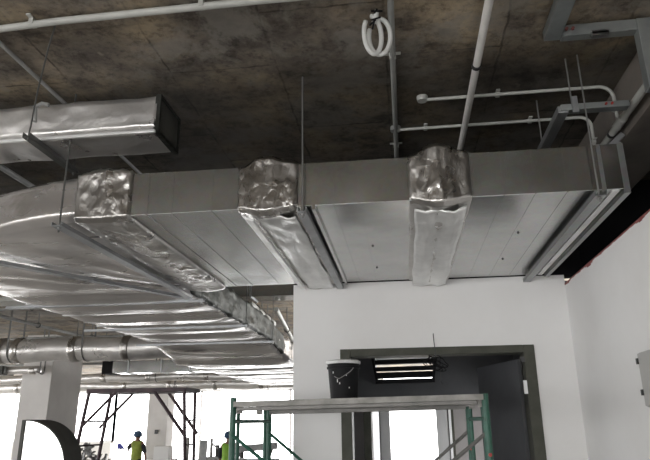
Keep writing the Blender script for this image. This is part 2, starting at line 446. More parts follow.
strip(-.76, -.55, Z0 - .044, 'brighter foil strip along the underside')
strip(.10, .37, Z0 - .048, 'brighter foil strip along the underside', .016)
MB().bar((-.81, Y0 + .03, Z0 - .046), (-.81, Y1 - .03, Z0 - .046), .055, .016, (.35, 0, 1)).build('foil_tape', M['tape'], duct, bevel=.004)  # highlight on the wrap painted as a near-white strip

# ------------------------------------------------------------------ foil-covered elbow and trunk duct
trunk = thing('insulated_duct', 'broad foil-wrapped duct elbow turning away at left, running deep into the hall', 'air duct', (-2.7, 5, Z0))
fr = []; PX, PY = -1.75, 5.05
for i in range(8):
    x = -1.50 - .25 * i / 8; fr.append(((x, YC, ZM), (0, -1, 0), HW + .01, HH + .005, .012 * math.sin(PI * min(1, i / 5))))
ne = 46
for i in range(ne + 1):
    t = PI / 2 * i / ne; ro = 2.0 - .18 * (i / ne); ri = .10
    d = V((-math.sin(t), -math.cos(t), 0)); rm = (ro + ri) / 2
    fr.append(((PX + d.x * rm, PY + d.y * rm, ZM), d, (ro - ri) / 2, HH + .005, 0))
hwl = (1.82 - .10) / 2; xc = PX - (1.82 + .10) / 2
ny = 90
for i in range(1, ny + 1):
    y = PY + 3.25 * i / ny; fr.append(((xc, y, ZM), (-1, 0, 0), hwl, HH + .005, 0))
straps = [5.35, 6.0, 6.75, 7.5, 8.25]
def sag(k, a, p):
    e = max(0, 1 - abs(a) ** 6)
    if p.y > PY:
        s = 0
        for u, v in zip([5.05] + straps, straps + [9]):
            if u <= p.y < v: s = math.sin(PI * (p.y - u) / (v - u))
        q = V((p.x * 1.3, p.y * 9, 0))
        return e * (.055 * abs(s) ** .8 + .012 * noise.noise(q))
    ang = math.atan2(PX - p.x, PY - p.y) if p.x < PX else 0
    s = abs(math.sin(ang * 4)) ** .8; rad = math.hypot(p.x - PX, p.y - PY)
    if p.x > PX: return 0.0
    q = V((ang * 14, rad * 1.2, 3))
    return e * min(1, rad) * (.035 * s + .014 * noise.noise(q))
sweep(fr, 'foil_skin', M['foil_long'], trunk, (56, 10), .008, (3, 3, 5), sag=sag, seed=1.5)
# crumpled foil at the joint with the galvanised duct
fr2 = []
for i in range(31):
    x = -1.49 - .33 * i / 30
    fr2.append(((x, YC, ZM), (0, -1, 0), HW, HH, .003 if i in (0,) else .018 + .016 * math.sin(PI * i / 30)))
sweep(fr2, 'foil_wrap', M['foil_wrap'], trunk, (100, 22), .011, (15, 8, 8), seed=5.2, corner=.012)
for yy in straps[:-1]:
    MB().bar((xc - hwl, yy, Z0 - .012), (xc + hwl, yy, Z0 - .012), .05, .01).build('foil_tape', M['tape'], trunk)
jk = []  # thin skin painting the shaded side of the trunk
for i in range(100):
    y = 5.12 + 5.6 * i / 99; z = ZM - (.135 * min(1, max(0, (y - 8.25) / 1.3)))
    jk.append(((xc + hwl + .004, y, z), (-1, 0, 0), .018, HH + .012, .004 + .008 * abs(noise.noise(V((0, y * 3, 1)))) + (.012 if (y * 1.43) % 1 < .16 else 0)))
o = sweep(jk, 'side_jacket', M['jacket'], trunk, (3, 12), .014, (6, 5, 6), seed=4.4, corner=.008); o['label'] = 'dark grey wrinkled side jacket'
for yy in (6.4, 7.95):
    fr3 = [((xc - .03, yy + d, ZM), (-1, 0, 0), hwl - .03, HH, o) for d, o in ((-.07, .004), (-.05, .022), (0, .028), (.05, .022), (.07, .004))]
    sweep([(c_, r_, w_, h_, o_ if abs(o_) > 0 else 0) for c_, r_, w_, h_, o_ in fr3], 'joint_wrap', M['foil_wrap'], trunk, (30, 8), .012, (8, 8, 8), seed=yy, sag=lambda k, a, p: -.0)
# the lower, deeper continuation of the trunk
Zb0, Zb1 = 2.84, 3.15
fr4 = []
for i in range(121):
    y = 8.25 + 7.2 * i / 120; b = .03 if (i % 20) in (0, 1, 2) else 0
    k = min(1, i / 22)
    fr4.append(((xc - .02, y, (ZM * (1 - k) + (Zb0 + Zb1) / 2 * k)), (-1, 0, 0), hwl + .06 * k, HH + .005 + (.165 - HH - .005) * k, b))
def sag2(k, a, p): return max(0, 1 - abs(a) ** 6) * (.05 * abs(math.sin(PI * k / 20)) + .012 * noise.noise(V((p.x * 1.3, p.y * 8, 0))))
sweep(fr4, 'foil_skin', M['foil_long'], trunk, (40, 10), .012, (3, 4, 5), sag=sag2, seed=7.5)

# ------------------------------------------------------------------ upper foil duct at left
ud = thing('insulated_duct', 'short-ended foil-wrapped duct tucked under the slab at upper left', 'air duct', (-2.4, 3.14, 3.5))
fr = []
for i in range(151):
    x = -1.35 - 2.6 * i / 150; o = .006 * noise.noise(V((x * 4, 0, 0)))
    fr.append(((x, 3.14, 3.62), (0, -1, 0), .16, .115, o))
def sag3(k, a, p): return .012 * (1 - a * a) * abs(math.sin(k * .11))
sweep(fr, 'foil_skin', M['foil'], ud, (14, 10), .010, (3, 8, 8), sag=sag3, seed=2.2, corner=.02)
MB().box(-4.0, -1.345, 2.965, 2.985, 3.487, 3.505).build('foil_tape', M['tape'], ud, bevel=.004)
e = MB(); e.box(-1.348, -1.340, 2.99, 3.29, 3.51, 3.725); e.build('end_cap', M['elbowdark'], ud)
e = MB(); 
for (a0, a1, b0, b1) in ((2.98, 3.30, 3.495, 3.512), (2.98, 3.30, 3.72, 3.737)): e.box(-1.36, -1.328, a0, a1, b0, b1)
e.box(-1.36, -1.328, 2.98, 2.995, 3.512, 3.72); e.box(-1.36, -1.328, 3.285, 3.30, 3.512, 3.72)
e.build('end_rim', M['jacket'], ud)

# ------------------------------------------------------------------ trapeze hangers
def rod(name, x, y, z0, z1, parent, r=.006, m='rod'):
    o = MB().tube([(x, y, z0), (x, y, min(z1, ZC - .001))], r, 8).build(name, M[m], parent); return o
def channel(p, q, w, h, parent, m='strut', name='channel'):
    p, q = V(p), V(q); d = (q - p).normalized(); r = d.cross(V((0, 0, 1))).normalized()
    o = MB(); t = .004
    o.bar(p, q, w, t); 
    for s in (-1, 1): o.bar(p + r * s * (w / 2 - t / 2) + V((0, 0, h / 2)), q + r * s * (w / 2 - t / 2) + V((0, 0, h / 2)), t, h)
    return o.build(name, M[m], parent)
def nut(x, y, z, parent):
    parent = [o for o in parent.children if o.name.startswith('threaded_rod')][-1]
    return MB().lathe([(0, -.008), (.012, -.008), (.012, .006), (0, .006)], (x, y, z), 6).build('nut', M['rod'], parent)
hz = Z0 - .052
def hanger(x, label, m='strut', w=.05, y0=Y0 - .07, y1=Y1 + .01, rm='rod'):
    h = thing('trapeze_hanger', label, 'hanger', (x, YC, hz), 'trapeze hangers under the galvanised duct')
    channel((x, y0, hz), (x, y1, hz), w, .026, h, m)
    rod('threaded_rod', x, y0 + .03, hz - .03, ZC, h, .0045, rm); nut(x, y0 + .03, hz - .01, h)
    return h
hanger(-.50, 'trapeze hanger under the duct just right of the left foil wrap', y1=YF - .02)
hanger(1.02, 'trapeze hanger under the duct near its right end', 'galvdark', .055, y1=YF - .02)

def free_hanger(p, q, label, rods, m='strut', w=.06, grp='strut hangers under the foil duct'):
    h = thing('strut_hanger', label, 'hanger', ((p[0] + q[0]) / 2, (p[1] + q[1]) / 2, p[2]), grp)
    channel(p, q, w, .022, h, m)
    for i, (x, y) in enumerate(rods):
        rod('threaded_rod', x, y, p[2] - .03, ZC, h, .0055, 'darkrod'); nut(x, y, p[2] - .01, h)
    return h
hz2 = Z0 - .062
free_hanger((-1.88, 2.98, hz2), (-1.86, 5.08, hz2), 'grey strut hanger under the foil elbow nearest the galvanised duct', [(-1.88, 3.01)])
free_hanger((-3.15, 3.0, hz2), (-1.87, 5.14, hz2), 'grey strut hanger running diagonally under the foil elbow', [])
free_hanger((-3.72, 5.28, hz2), (-1.78, 5.26, hz2), 'pale strut hanger straight across the foil duct behind the elbow', [(-1.80, 5.26)], 'strut', .05)
for i, yy in enumerate((6.75, 8.2)):
    free_hanger((-3.72, yy, hz2 - .01), (-1.75, yy, hz2 - .01), ('strut hanger across the foil duct midway along its side', 'strut hanger across the foil duct at its step down')[i], [(-1.77, yy)], 'strut', .04)
# hanger of the upper foil duct
h = thing('strut_hanger', 'dark strut hanger carrying the upper left foil duct', 'hanger', (-2.06, 3.1, 3.46))
channel((-2.06, 2.86, 3.455), (-2.06, 3.40, 3.455), .04, .03, h, 'darkrod')
MB().tube([(-2.06, 2.88, 3.44), (-2.03, 2.85, 3.52), (-1.90, 2.68, 3.63), (-1.72, 2.46, 3.74), (-1.61, 2.335, 3.795)], .0045, 8).build('threaded_rod', M['darkrod'], h, smooth=True)
rod('threaded_rod', -2.06, 3.38, 3.44, ZC, h, .0055, 'darkrod')
MB().tube([(-2.03, 2.88, 3.56), (-2.045, 2.885, 3.66), (-2.01, 2.89, 3.68), (-1.97, 2.895, 3.67)], .012, 8).build('pipe_loop', M['greypipe'], h, smooth=True)

# ------------------------------------------------------------------ conduits and pipes on the slab
def arc(c, r, a0, a1, ax, ay, n=8):
    c, ax, ay = V(c), V(ax), V(ay)
    return [c + ax * r * math.cos(a0 + (a1 - a0) * i / n) + ay * r * math.sin(a0 + (a1 - a0) * i / n) for i in range(n + 1)]
def saddle(x, y, r, axis, parent, z=None):
    z = ZC - r if z is None else z
    m = MB()
    if axis == 'y': m.box(x - r - .03, x + r + .03, y - .012, y + .012, z + r * .6, min(z + r + .004, ZC)); m.box(x - r - .004, x + r + .004, y - .012, y + .012, z - r - .004, z + r)
    else: m.box(x - .012, x + .012, y - r - .03, y + r + .03, z + r * .6, min(z + r + .004, ZC)); m.box(x - .012, x + .012, y - r - .004, y + r + .004, z - r - .004, z + r)
    return m.build('saddle_clip', M['pvc'], parent, bevel=.002)
def pipe(name, label, pts, r, m, cat='pipe', group=None, seg=12):
    p0 = V(pts[0]); t = thing(name, label, cat, p0, group)
    MB().tube(pts, r, seg).build('pipe_run', M[m], t, smooth=True)
    return t
zc = ZC - .035
t = pipe('water_pipe', 'thick white pipe running along the slab towards the right foil wrap', [(.47, -3, ZC - .06), (.47, 6.5, ZC - .06)], .021, 'whitepipe')
MB().tube([(.47, 2.94, ZC - .06), (.47, 2.965, ZC - .06)], .026, 14).build('clamp', M['hinge'], t, smooth=True)
t = pipe('conduit', 'thin grey conduit running along the slab beside the white coil', [(.02, -3, ZC - .018), (.02, 6.5, ZC - .018)], .016, 'greypipe', 'conduit')
saddle(.02, 2.86, .014, 'y', t); saddle(.02, 3.98, .014, 'y', t)
MB().lathe([(0, -.03), (.035, -.03), (.035, .0), (0, 0)], (.02, 3.73, ZC), 16).build('junction_box', M['greypipe'], t)
t = pipe('conduit', 'white conduit crossing the top left of the slab with a gentle bend', [(-5, 2.55, ZC - .03), (-2.6, 2.39, ZC - .03), (-2.1, 2.345, ZC - .03), (-1.9, 2.325, ZC - .03), (-1.6, 2.31, ZC - .03), (-.6, 2.30, ZC - .03), (1.3, 2.31, ZC - .03)], .0175, 'pvc', 'conduit')
saddle(-1.72, 2.315, .0175, 'x', t); saddle(-.86, 2.30, .0175, 'x', t)
pipe('conduit', 'slanting grey conduit passing behind the upper left foil duct', [(-1.98, -1, ZC - .02), (-1.99, 6.5, ZC - .02)], .012, 'greypipe', 'conduit')
pipe('conduit', 'grey conduit seen behind the far left of the upper foil duct', [(-2.95, 2.0, ZC - .03), (-2.98, 9, ZC - .03)], .022, 'greypipe', 'conduit')
# two cross conduits dropping down at the right
zz = ZC - .022
p = [(.19, 3.35, zz), (1.22, 3.35, zz)] + arc((1.22, 3.35, zz - .08), .08, PI / 2, 0, (1, 0, 0), (0, 0, 1)) + [(1.30, 3.35, 3.56)]
t = pipe('conduit', 'upper white cross conduit starting at a round box, bending down at right', p, .0105, 'pvc', 'conduit')
MB().lathe([(0, -.03), (.03, -.03), (.034, -.015), (.034, 0), (0, 0)], (.19, 3.35, ZC), 18).build('round_box', M['pvc'], t, smooth=True)
saddle(.64, 3.35, .0105, 'x', t, zz); saddle(1.30, 3.35, .009, 'x', t, 3.62)
p = [(.02, 3.73, zz), (1.21, 3.73, zz)] + arc((1.21, 3.73, zz - .07), .07, PI / 2, 0, (1, 0, 0), (0, 0, 1)) + [(1.28, 3.73, 3.28)]
t = pipe('conduit', 'lower white cross conduit joined to the grey conduit, bending down behind the duct', p, .0105, 'pvc', 'conduit')
saddle(.90, 3.73, .0105, 'x', t, zz); saddle(1.28, 3.73, .009, 'x', t, 3.6)
saddle(.22, 3.73, .0105, 'x', t, zz)
# thick pipe down the right side
t = pipe('drain_pipe', 'thick grey pipe slanting along the concrete beam at right', [(1.29, 2.80, 3.51), (1.29, 4.9, 3.52)], .021, 'pvc')
MB().tube([(1.29, 3.25, 3.513), (1.29, 3.36, 3.513)], .026, 14).build('coupling', M['pvc'], t, smooth=True)
MB().tube([(1.29, 3.44, 3.513), (1.29, 3.46, 3.513)], .025, 14).build('coupling', M['hinge'], t, smooth=True)

# coil of white flexible conduit
co = thing('flexible_conduit_coil', 'coiled white flexible conduit hanging from the slab', 'conduit coil', (-.05, 2.5, 3.59))
def loop(cx, cy, cz, rx, rz, ph, tilt, n=36, a0=0, a1=2 * PI):
    return [(cx + rx * math.cos(a) * math.cos(tilt), cy + rx * math.cos(a) * math.sin(tilt), cz + rz * math.sin(a) + .01 * math.sin(a + ph)) for a in [a0 + (a1 - a0) * i / n for i in range(n + 1)]]
MB().tube(loop(-.072, 2.50, 3.672, .046, .095, 0, .5, a0=-PI * 1.22, a1=PI * .55), .0115, 10).build('hose_loop', M['hose'], co, smooth='all')
MB().tube(loop(-.040, 2.53, 3.680, .052, .092, .6, .1, a0=-PI * 1.15, a1=PI * .62), .0115, 10).build('hose_loop', M['hose'], co, smooth='all')
MB().tube([(-.065, 2.5, 3.74), (-.055, 2.5, 3.765), (-.05, 2.49, 3.785), (-.05, 2.49, ZC)], .012, 10).build('hose_end', M['hose'], co, smooth='all')
tie = MB()
for (a, b) in (((-.085, 2.485, 3.715), (-.055, 2.485, 3.745)), ((-.072, 2.48, 3.69), (-.06, 2.48, 3.74)), ((-.075, 2.485, 3.745), (-.03, 2.485, 3.757)), ((-.075, 2.475, 3.789), (-.02, 2.475, 3.783)), ((-.06, 2.475, 3.775), (-.045, 2.475, 3.797))):
    tie.tube([a, b], .0045, 6)
tie.build('wire_tie', M['black'], co)

# trunking that comes along the slab, turns right, and drops
tr = thing('cable_trunking', 'zinc cable trunking stepping across the slab at upper right', 'cable trunking', (.82, 2.7, 3.70))
MB().box(.785, .865, -1, 2.77, 3.735, 3.79).build('trunk_length', M['trunk'], tr, bevel=.003)
MB().box(.865, 1.22, 2.715, 2.77, 3.725, 3.785).build('trunk_length', M['trunk'], tr, bevel=.003)
MB().box(.86, 1.17, 2.700, 2.715, 3.712, 3.722).build('trunk_lip', M['trunk'], tr)
MB().box(1.22, 1.30, 2.71, 2.77, 3.40, 3.785).build('trunk_length', M['trunk'], tr, bevel=.003)
for x in (.885, .915): MB().tube([(x, 2.712, 3.755), (x, 2.700, 3.755)], .008, 8).build('bolt', M['primer'], tr)
MB().box(1.0, 1.08, 2.70, 2.725, 3.70, 3.73).build('splice_plate', M['galvdark'], tr)

# channel bracket with its own rods
br = thing('channel_bracket', 'hung zinc channel bracket with a clamp, right of centre below the trunking', 'bracket', (1.0, 3.07, 3.5))
MB().box(.90, 1.25, 3.03, 3.085, 3.475, 3.51).build('channel', M['trunk'], br, bevel=.002)
MB().box(.885, .94, 3.04, 3.62, 3.465, 3.505).build('channel', M['strut'], br, bevel=.002)
MB().box(.955, .985, 3.01, 3.03, 3.45, 3.545).build('clamp', M['strut'], br, bevel=.002)
rod('threaded_rod', .965, 3.05, 3.5, ZC, br, .0045); rod('threaded_rod', .90, 3.5, 3.5, ZC, br, .0045)
for x in (1.13, 1.16): MB().tube([(x, 3.032, 3.493), (x, 3.018, 3.493)], .006, 8).build('bolt', M['red'], br)
# brackets in the gap above the right wall
g = thing('beam_bracket', 'zinc bracket legs fixed to the concrete beam above the right wall', 'bracket', (1.3, 3.4, 3.2))
MB().box(1.245, 1.30, 3.36, 3.40, 3.22, 3.42).build('leg', M['strut'], g)
MB().bar((1.24, 3.38, 3.40), (1.32, 3.38, 3.47), .04, .03).build('arm', M['strut'], g)

# ------------------------------------------------------------------ cabinet on right wall
cb = thing('wall_cabinet', 'light grey metal cabinet on the right wall at the picture edge', 'cabinet', (1.27, 3.4, 1.96))
MB().box(1.245, XR, 3.02, 3.475, 1.955, 2.235).build('body', M['cabinet'], cb, bevel=.004)
cdoor = MB().box(1.236, 1.245, 3.025, 3.47, 1.96, 2.23).build('door', M['cabinet'], cb, bevel=.003)
for z in (2.03, 2.19): MB().box(1.228, 1.24, 3.46, 3.481, z - .015, z + .015).build('hinge', M['hinge'], cdoor)

# ------------------------------------------------------------------ green scaffold with deck
sc = thing('scaffold_tower', 'green scaffold frame tower with grey deck in front of the doorway', 'scaffold', (-.3, 4.3, 0))
SY = (4.02, 4.84); PX_ = {(0, 0): -1.125, (0, 1): -1.065, (1, 0): .49, (1, 1): .46}
def sp_(i, t): return PX_[(i, 0)] * (1 - t) + PX_[(i, 1)] * t, SY[0] * (1 - t) + SY[1] * t
for i in (0, 1):
    for t_ in (0, 1):
        x, y = sp_(i, t_)
        MB().tube([(x, y, 0), (x, y, 2.06 if t_ == 0 else 2.0)], .0215, 12).build('post', M['green'], sc, smooth=True)
    for t_ in (.13, .87):
        x, y = sp_(i, t_)
        MB().tube([(x, y, .35), (x, y, 1.99)], .0135, 10).build('ladder_tube', M['green'], sc, smooth=True)
    for z in (1.91, 1.50, 1.10, .70, .38):
        MB().tube([(*sp_(i, 0), z), (*sp_(i, 1), z)], .013, 10).build('rung', M['green'], sc, smooth=True)
for t_ in (0, 1):
    (xl, y), (xr, _) = sp_(0, t_), sp_(1, t_)
    b1 = MB().tube([(xl, y - .02, 1.83), (xr, y - .02, .62)], .0115, 8).build('cross_brace', M['green'], sc, smooth=True)
    b2 = MB().tube([(xr, y + .02, 1.83), (xl, y + .02, .62)], .0115, 8).build('cross_brace', M['darkzinc'], sc, smooth=True)
    b2['label'] = 'bare grey steel cross brace'
    MB().tube([(xr, y - .03, 1.70), (xr, y - .019, 1.70)], .011, 8).build('red_band', M['red'], sc)
deck = MB(); deck.box(-1.11, .465, 3.98, 4.86, 2.035, 2.045); deck.box(-1.11, .475, 3.965, 3.995, 2.01, 2.045); deck.box(-1.05, .45, 4.845, 4.875, 2.0, 2.045)
for i in range(7): deck.box(-1.0 + i * .23, -.975 + i * .23, 3.99, 4.85, 2.015, 2.035)
deck.build('deck', M['deck'], sc)
MB().box(-1.10, .44, 4.0, 4.04, 1.985, 2.01).build('deck_rail', M['darkzinc'], sc, bevel=.003)
MB().box(-1.05, .44, 4.78, 4.82, 1.97, 2.0).build('deck_rail', M['darkzinc'], sc, bevel=.003)
for x in (-1.11, .475):
    for y in (4.12, 4.7): MB().bar((x - .02, y, 2.0), (x + .02, y, 2.0), .03, .06).build('hook', M['deck'], sc)

for o_ in sc.children:      # the deck sits slightly out of level
    if o_.name.startswith(('deck', 'hook')):
        for v_ in o_.data.vertices: v_.co.z += .014 * v_.co.x

# bucket on the deck
bk = thing('bucket', 'black paint bucket with a whitish lid on the scaffold deck', 'bucket', (-.405, 4.13, 2.046))
c = (-.405, 4.13, 2.046)
bbody = MB().lathe([(0, 0), (.085, 0), (.09, .004), (.104, .19), (.112, .192), (.112, .205), (.106, .207), (.108, .225), (0, .225)], c, 36).build('body', M['black'], bk, smooth=True)
MB().lathe([(.09, .222), (.114, .222), (.115, .226), (.115, .240), (.10, .247), (0, .243)], c, 36).build('lid', M['lidwhite'], bk, smooth=True)
MB().tube([(c[0] - .02 + .125 * math.sin(a) * .8, c[1] - .118 - .01 * math.cos(a), c[2] + .19 - .07 * (1 - abs(a) / 1.3)) for a in [-.3 + 1.6 * i / 14 for i in range(15)]], .003, 6).build('handle', M['rod'], bk, smooth=True)
for a, z, h in ((-1.9, .12, .02), (-1.75, .10, .012), (-1.3, .15, .01), (-2.2, .17, .012), (-1.1, .07, .008)):
    r = .0875 + .0135 * z / .19 + .004
    MB().tube([(c[0] + r * math.cos(a), c[1] + r * math.sin(a), c[2] + z), (c[0] + (r - .001) * math.cos(a), c[1] + (r - .001) * math.sin(a), c[2] + z - h)], .003, 6).build('paint_drip', M['white'], bbody)

# dangling wires in front of the doorway
wr = thing('wire_bundle', 'tangled black wires hanging on a cord in front of the doorway', 'wires', (.27, 4.85, 2.2))
MB().tube([(.245, 4.98, 2.57), (.243, 4.955, 2.56), (.245, 4.95, 2.50), (.25, 4.95, 2.42), (.245, 4.95, 2.36)], .0035, 6).build('cord', M['hinge'], wr, smooth=True)
for j in range(7):
    cx, cz = .255 + random.uniform(-.03, .03), 2.33 + random.uniform(-.03, .02); R1, R2 = random.uniform(.03, .075), random.uniform(.02, .05); ph = random.uniform(0, 6)
    MB().tube([(cx + R1 * math.cos(a + ph) * (1 + .2 * math.sin(3 * a)), 4.93 + .02 * math.sin(2 * a + ph), cz + R2 * math.sin(a + ph * .3)) for a in [6.0 * i / 30 for i in range(31)]], .0035, 6).build('wire', M['black'], wr, smooth='all')
MB().tube([(.26, 4.93, 2.31), (.28, 4.93, 2.26), (.275, 4.93, 2.20), (.29, 4.93, 2.17)], .004, 6).build('wire', M['hinge'], wr, smooth='all')

# ------------------------------------------------------------------ curved duct bend at lower left
eb = thing('duct_bend', 'quarter-round sheet metal bend, white face and dark curved back, at lower left', 'duct fitting', (-3.5, 6, 0))
xa, zt = -3.84, 1.945
def bend_pts(x0, rx, rz, zt, n=22): return [(x0 + rx * math.sin(PI / 2 * i / n), zt - rz + rz * math.cos(PI / 2 * i / n)) for i in range(n + 1)]
pts = bend_pts(xa, .47, .46, zt)
poly = [(x, 6.0, z) for x, z in pts] + [(pts[-1][0], 6.0, 0.02), (xa, 6.0, .02)]
MB().poly(poly, (0, .01, 0)).build('cheek', M['cheek'], eb)
m_ = MB(); dy = .34; rim = pts + [(pts[-1][0], .02)]
for (x0_, z0_), (x1_, z1_) in zip(rim, rim[1:]):
    m_._hexa([(x0_, 5.985, z0_), (x1_, 5.985, z1_), (x1_ + .0, 5.985 + dy, z1_), (x0_, 5.985 + dy, z0_), (x0_ + .008, 5.985, z0_ + .012), (x1_ + .008, 5.985, z1_ + .012), (x1_ + .008, 5.985 + dy, z1_ + .012), (x0_ + .008, 5.985 + dy, z0_ + .012)])
m_.build('curved_back', M['elbowdark'], eb)
MB().box(xa - .03, xa, 5.985, 5.985 + dy, .02, zt + .01).build('throat_flange', M['elbowdark'], eb)

# ------------------------------------------------------------------ brown scaffold in the hall
s2 = thing('scaffold_tower', 'dark maroon scaffold frame standing in the hall by the worker', 'scaffold', (-3.95, 9.3, 0))
ZD = 2.39
MB().box(-4.82, -3.24, 8.98, 9.62, ZD - .03, ZD + .03).build('deck', M['brown'], s2, bevel=.004)
for (x0_, x1_, y) in ((-4.78, -5.10, 9.0), (-4.72, -5.0, 9.6), (-3.32, -3.24, 9.6), (-3.28, -3.12, 9.0)):
    MB().tube([(x0_, y, ZD), (x1_, y, 0)], .027, 10).build('post', M['brown'], s2, smooth=True)
for y in (9.0, 9.6):
    MB().tube([(-4.35, y, ZD - .02), (-4.87, y, 1.85)], .023, 8).build('knee_brace', M['brown'], s2, smooth=True)
    MB().tube([(-3.75, y, ZD - .02), (-3.25, y, 1.75)], .026, 8).build('knee_brace', M['brown'], s2, smooth=True)
for z in (1.95, 1.6, 1.2, .8, .4):
    k = (ZD - z) / ZD
    MB().tube([(-3.32 + .08 * k, 9.6, z), (-3.28 + .16 * k, 9.0, z)], .013, 8).build('rung', M['brown'], s2, smooth=True)
    MB().tube([(-4.78 - .32 * k, 9.0, z), (-4.72 - .28 * k, 9.6, z)], .013, 8).build('rung', M['brown'], s2, smooth=True)

# ------------------------------------------------------------------ far ducts, pipes and fittings in the hall
def tube_duct(label, x0, x1, y, z, r, wraps, m='foil'):
    t = thing('round_duct', label, 'air duct', ((x0 + x1) / 2, y, z - r))
    n = int(abs(x1 - x0) / .05); pts = []; rr = []
    for i in range(n + 1):
        x = x0 + (x1 - x0) * i / n; pts.append((x, y, z + .015 * math.sin(x * 3.1))); rr.append(r * (1 + .05 * noise.noise(V((x * 6, y, 0)))))
    MB().tube(pts, rr, 20).build('foil_sleeve', M[m], t, smooth='all')
    for x in wraps:
        w_ = .07; MB().tube([(x - w_, y, z), (x - w_ * .6, y, z), (x, y, z), (x + w_ * .6, y, z), (x + w_, y, z)], [r * 1.02, r * 1.13, r * 1.1, r * 1.13, r * 1.02], 20).build('joint_wrap', M['foil_wrap'], t, smooth='all')
    for x in wraps[::2]:
        for s_ in (-1, 1): MB().box(x - .015 + .2, x + .015 + .2, y + s_ * r * 1.05 - .003, y + s_ * r * 1.05 + .003, z, ZC - .001).build('hanger_strap', M['darkrod'], t)
        MB().tube([(x + .2, y + r * 1.06 * math.cos(a), z + r * 1.06 * math.sin(a)) for a in [PI + PI * i / 12 for i in range(13)]], .01, 6).build('strap_loop', M['darkrod'], t)
    return t
tube_duct('round foil duct joining the left side of the big foil duct', -9.5, -3.7, 9.5, 3.09, .19, (-6.65, -6.35, -5.35, -4.45))
tube_duct('long far foil duct running just above the bright windows', -16, -1.2, 18, 3.02, .16, (-13.2, -11.9, -10.2, -8.4, -7.0, -5.6, -4.2))
tube_duct('short thin foil duct in front of the wide column top', -9.2, -7.45, 11.9, 2.98, .075, (-7.6,))
tube_duct('low foil duct beyond the maroon scaffold', -11, -3.85, 15.0, 3.03, .11, (-9.5, -7.6, -6.4, -4.9))
d = thing('air_duct', 'small galvanised duct with an open black end above the maroon scaffold', 'air duct', (-4.9, 12.15, 2.9))
MB().box(-5.93, -3.68, 12, 12.4, 2.90, 3.14).build('duct_body', M['galv'], d, bevel=.005)
MB().box(-6.15, -5.93, 11.99, 12.41, 2.89, 3.15).build('open_end', M['blackpaint'], d)
for x in (-5.6, -4.9, -4.3): MB().box(x, x + .03, 11.985, 12.415, 2.885, 3.155).build('flange', M['galvdark'], d)
d = thing('fan_box', 'small dark fan box between foil ducts at far left', 'fan', (-8.2, 11.9, 2.9))
MB().box(-8.45, -8.15, 11.7, 12.1, 2.90, 3.07).build('body', M['elbowdark'], d, bevel=.005)
MB().box(-8.15, -8.12, 11.75, 12.05, 2.92, 3.05).build('collar', M['rod'], d)
# broad pale light duct / tray near the slab at left and behind the main duct
d = thing('cable_tray', 'pale cable tray under the slab at far left', 'cable tray', (-7, 7.2, 3.5))
MB().box(-9, -4.6, 7.0, 7.3, 3.40, 3.46).build('tray', M['pvc'], d, bevel=.004)
for x in (-7.5, -5.5): rod('threaded_rod', x, 7.15, 3.4, ZC, d)
d = thing('air_duct', 'grey cross duct close under the slab behind the main duct', 'air duct', (-1.4, 7.9, 3.5))
MB().box(-2.4, -.95, 7.75, 8.1, 3.50, 3.72).build('duct_body', M['galv'], d, bevel=.005)
for x in (-2.0, -1.2): MB().box(x, x + .03, 7.735, 8.115, 3.485, 3.735).build('flange', M['galvdark'], d)
specs = [
 ('white pipe slanting up beside the side of the big foil duct', [(-2.2, 8.5, 3.55), (-2.25, 10.4, 3.55)], .06, 'pvc'),
 ('white pipe angled towards the corner of the front wall', [(-1.75, 8.3, 3.42), (-2.6, 16, 3.42)], .035, 'pvc'),
 ('brown pipe running above the far foil duct', [(-14, 14.0, 3.3), (-1.5, 14.0, 3.3)], .03, 'greypipe'),
 ('thin pipe crossing the hall below the slab', [(-12, 10.6, 3.45), (-3.6, 10.6, 3.45)], .025, 'greypipe'),
 ('pale pipe crossing the hall near the windows', [(-15, 16.5, 3.22), (-1.5, 16.5, 3.22)], .04, 'pvc'),
 ('pipe running deep along the hall above the wide column', [(-6.4, 7.5, 3.57), (-6.1, 17, 3.57)], .03, 'greypipe'),
 ('pipe running deep along the hall left of the big foil duct', [(-4.9, 7.5, 3.57), (-5.1, 20, 3.57)], .03, 'greypipe'),
 ('pipe running deep along the hall at far left', [(-9.0, 8.5, 3.57), (-8.4, 17.5, 3.57)], .03, 'pvc'),
 ('thin pipe high under the slab at left', [(-12, 8.8, 3.66), (-3.7, 8.8, 3.66)], .02, 'greypipe'),
 ('whitish pipe low across the hall beyond the foil duct', [(-4.6, 16.2, 3.0), (-1.3, 16.2, 3.0)], .05, 'pvc'),
]
for lab, pts, r, m in specs:
    t = pipe('service_pipe', lab, pts, r, m)
    a, b = V(pts[0]), V(pts[1]); n = 3
    for i in range(1, n + 1):
        q = a.lerp(b, i / (n + 1)); rod('threaded_rod', q.x, q.y, q.z, ZC, t, .008, 'darkrod')
        MB().tube([(q.x + (r + .012) * math.cos(a_), q.y, q.z + (r + .012) * math.sin(a_)) for a_ in [2 * PI * j / 12 for j in range(12)]], .008, 6, True).build('clevis', M['hinge'], t)
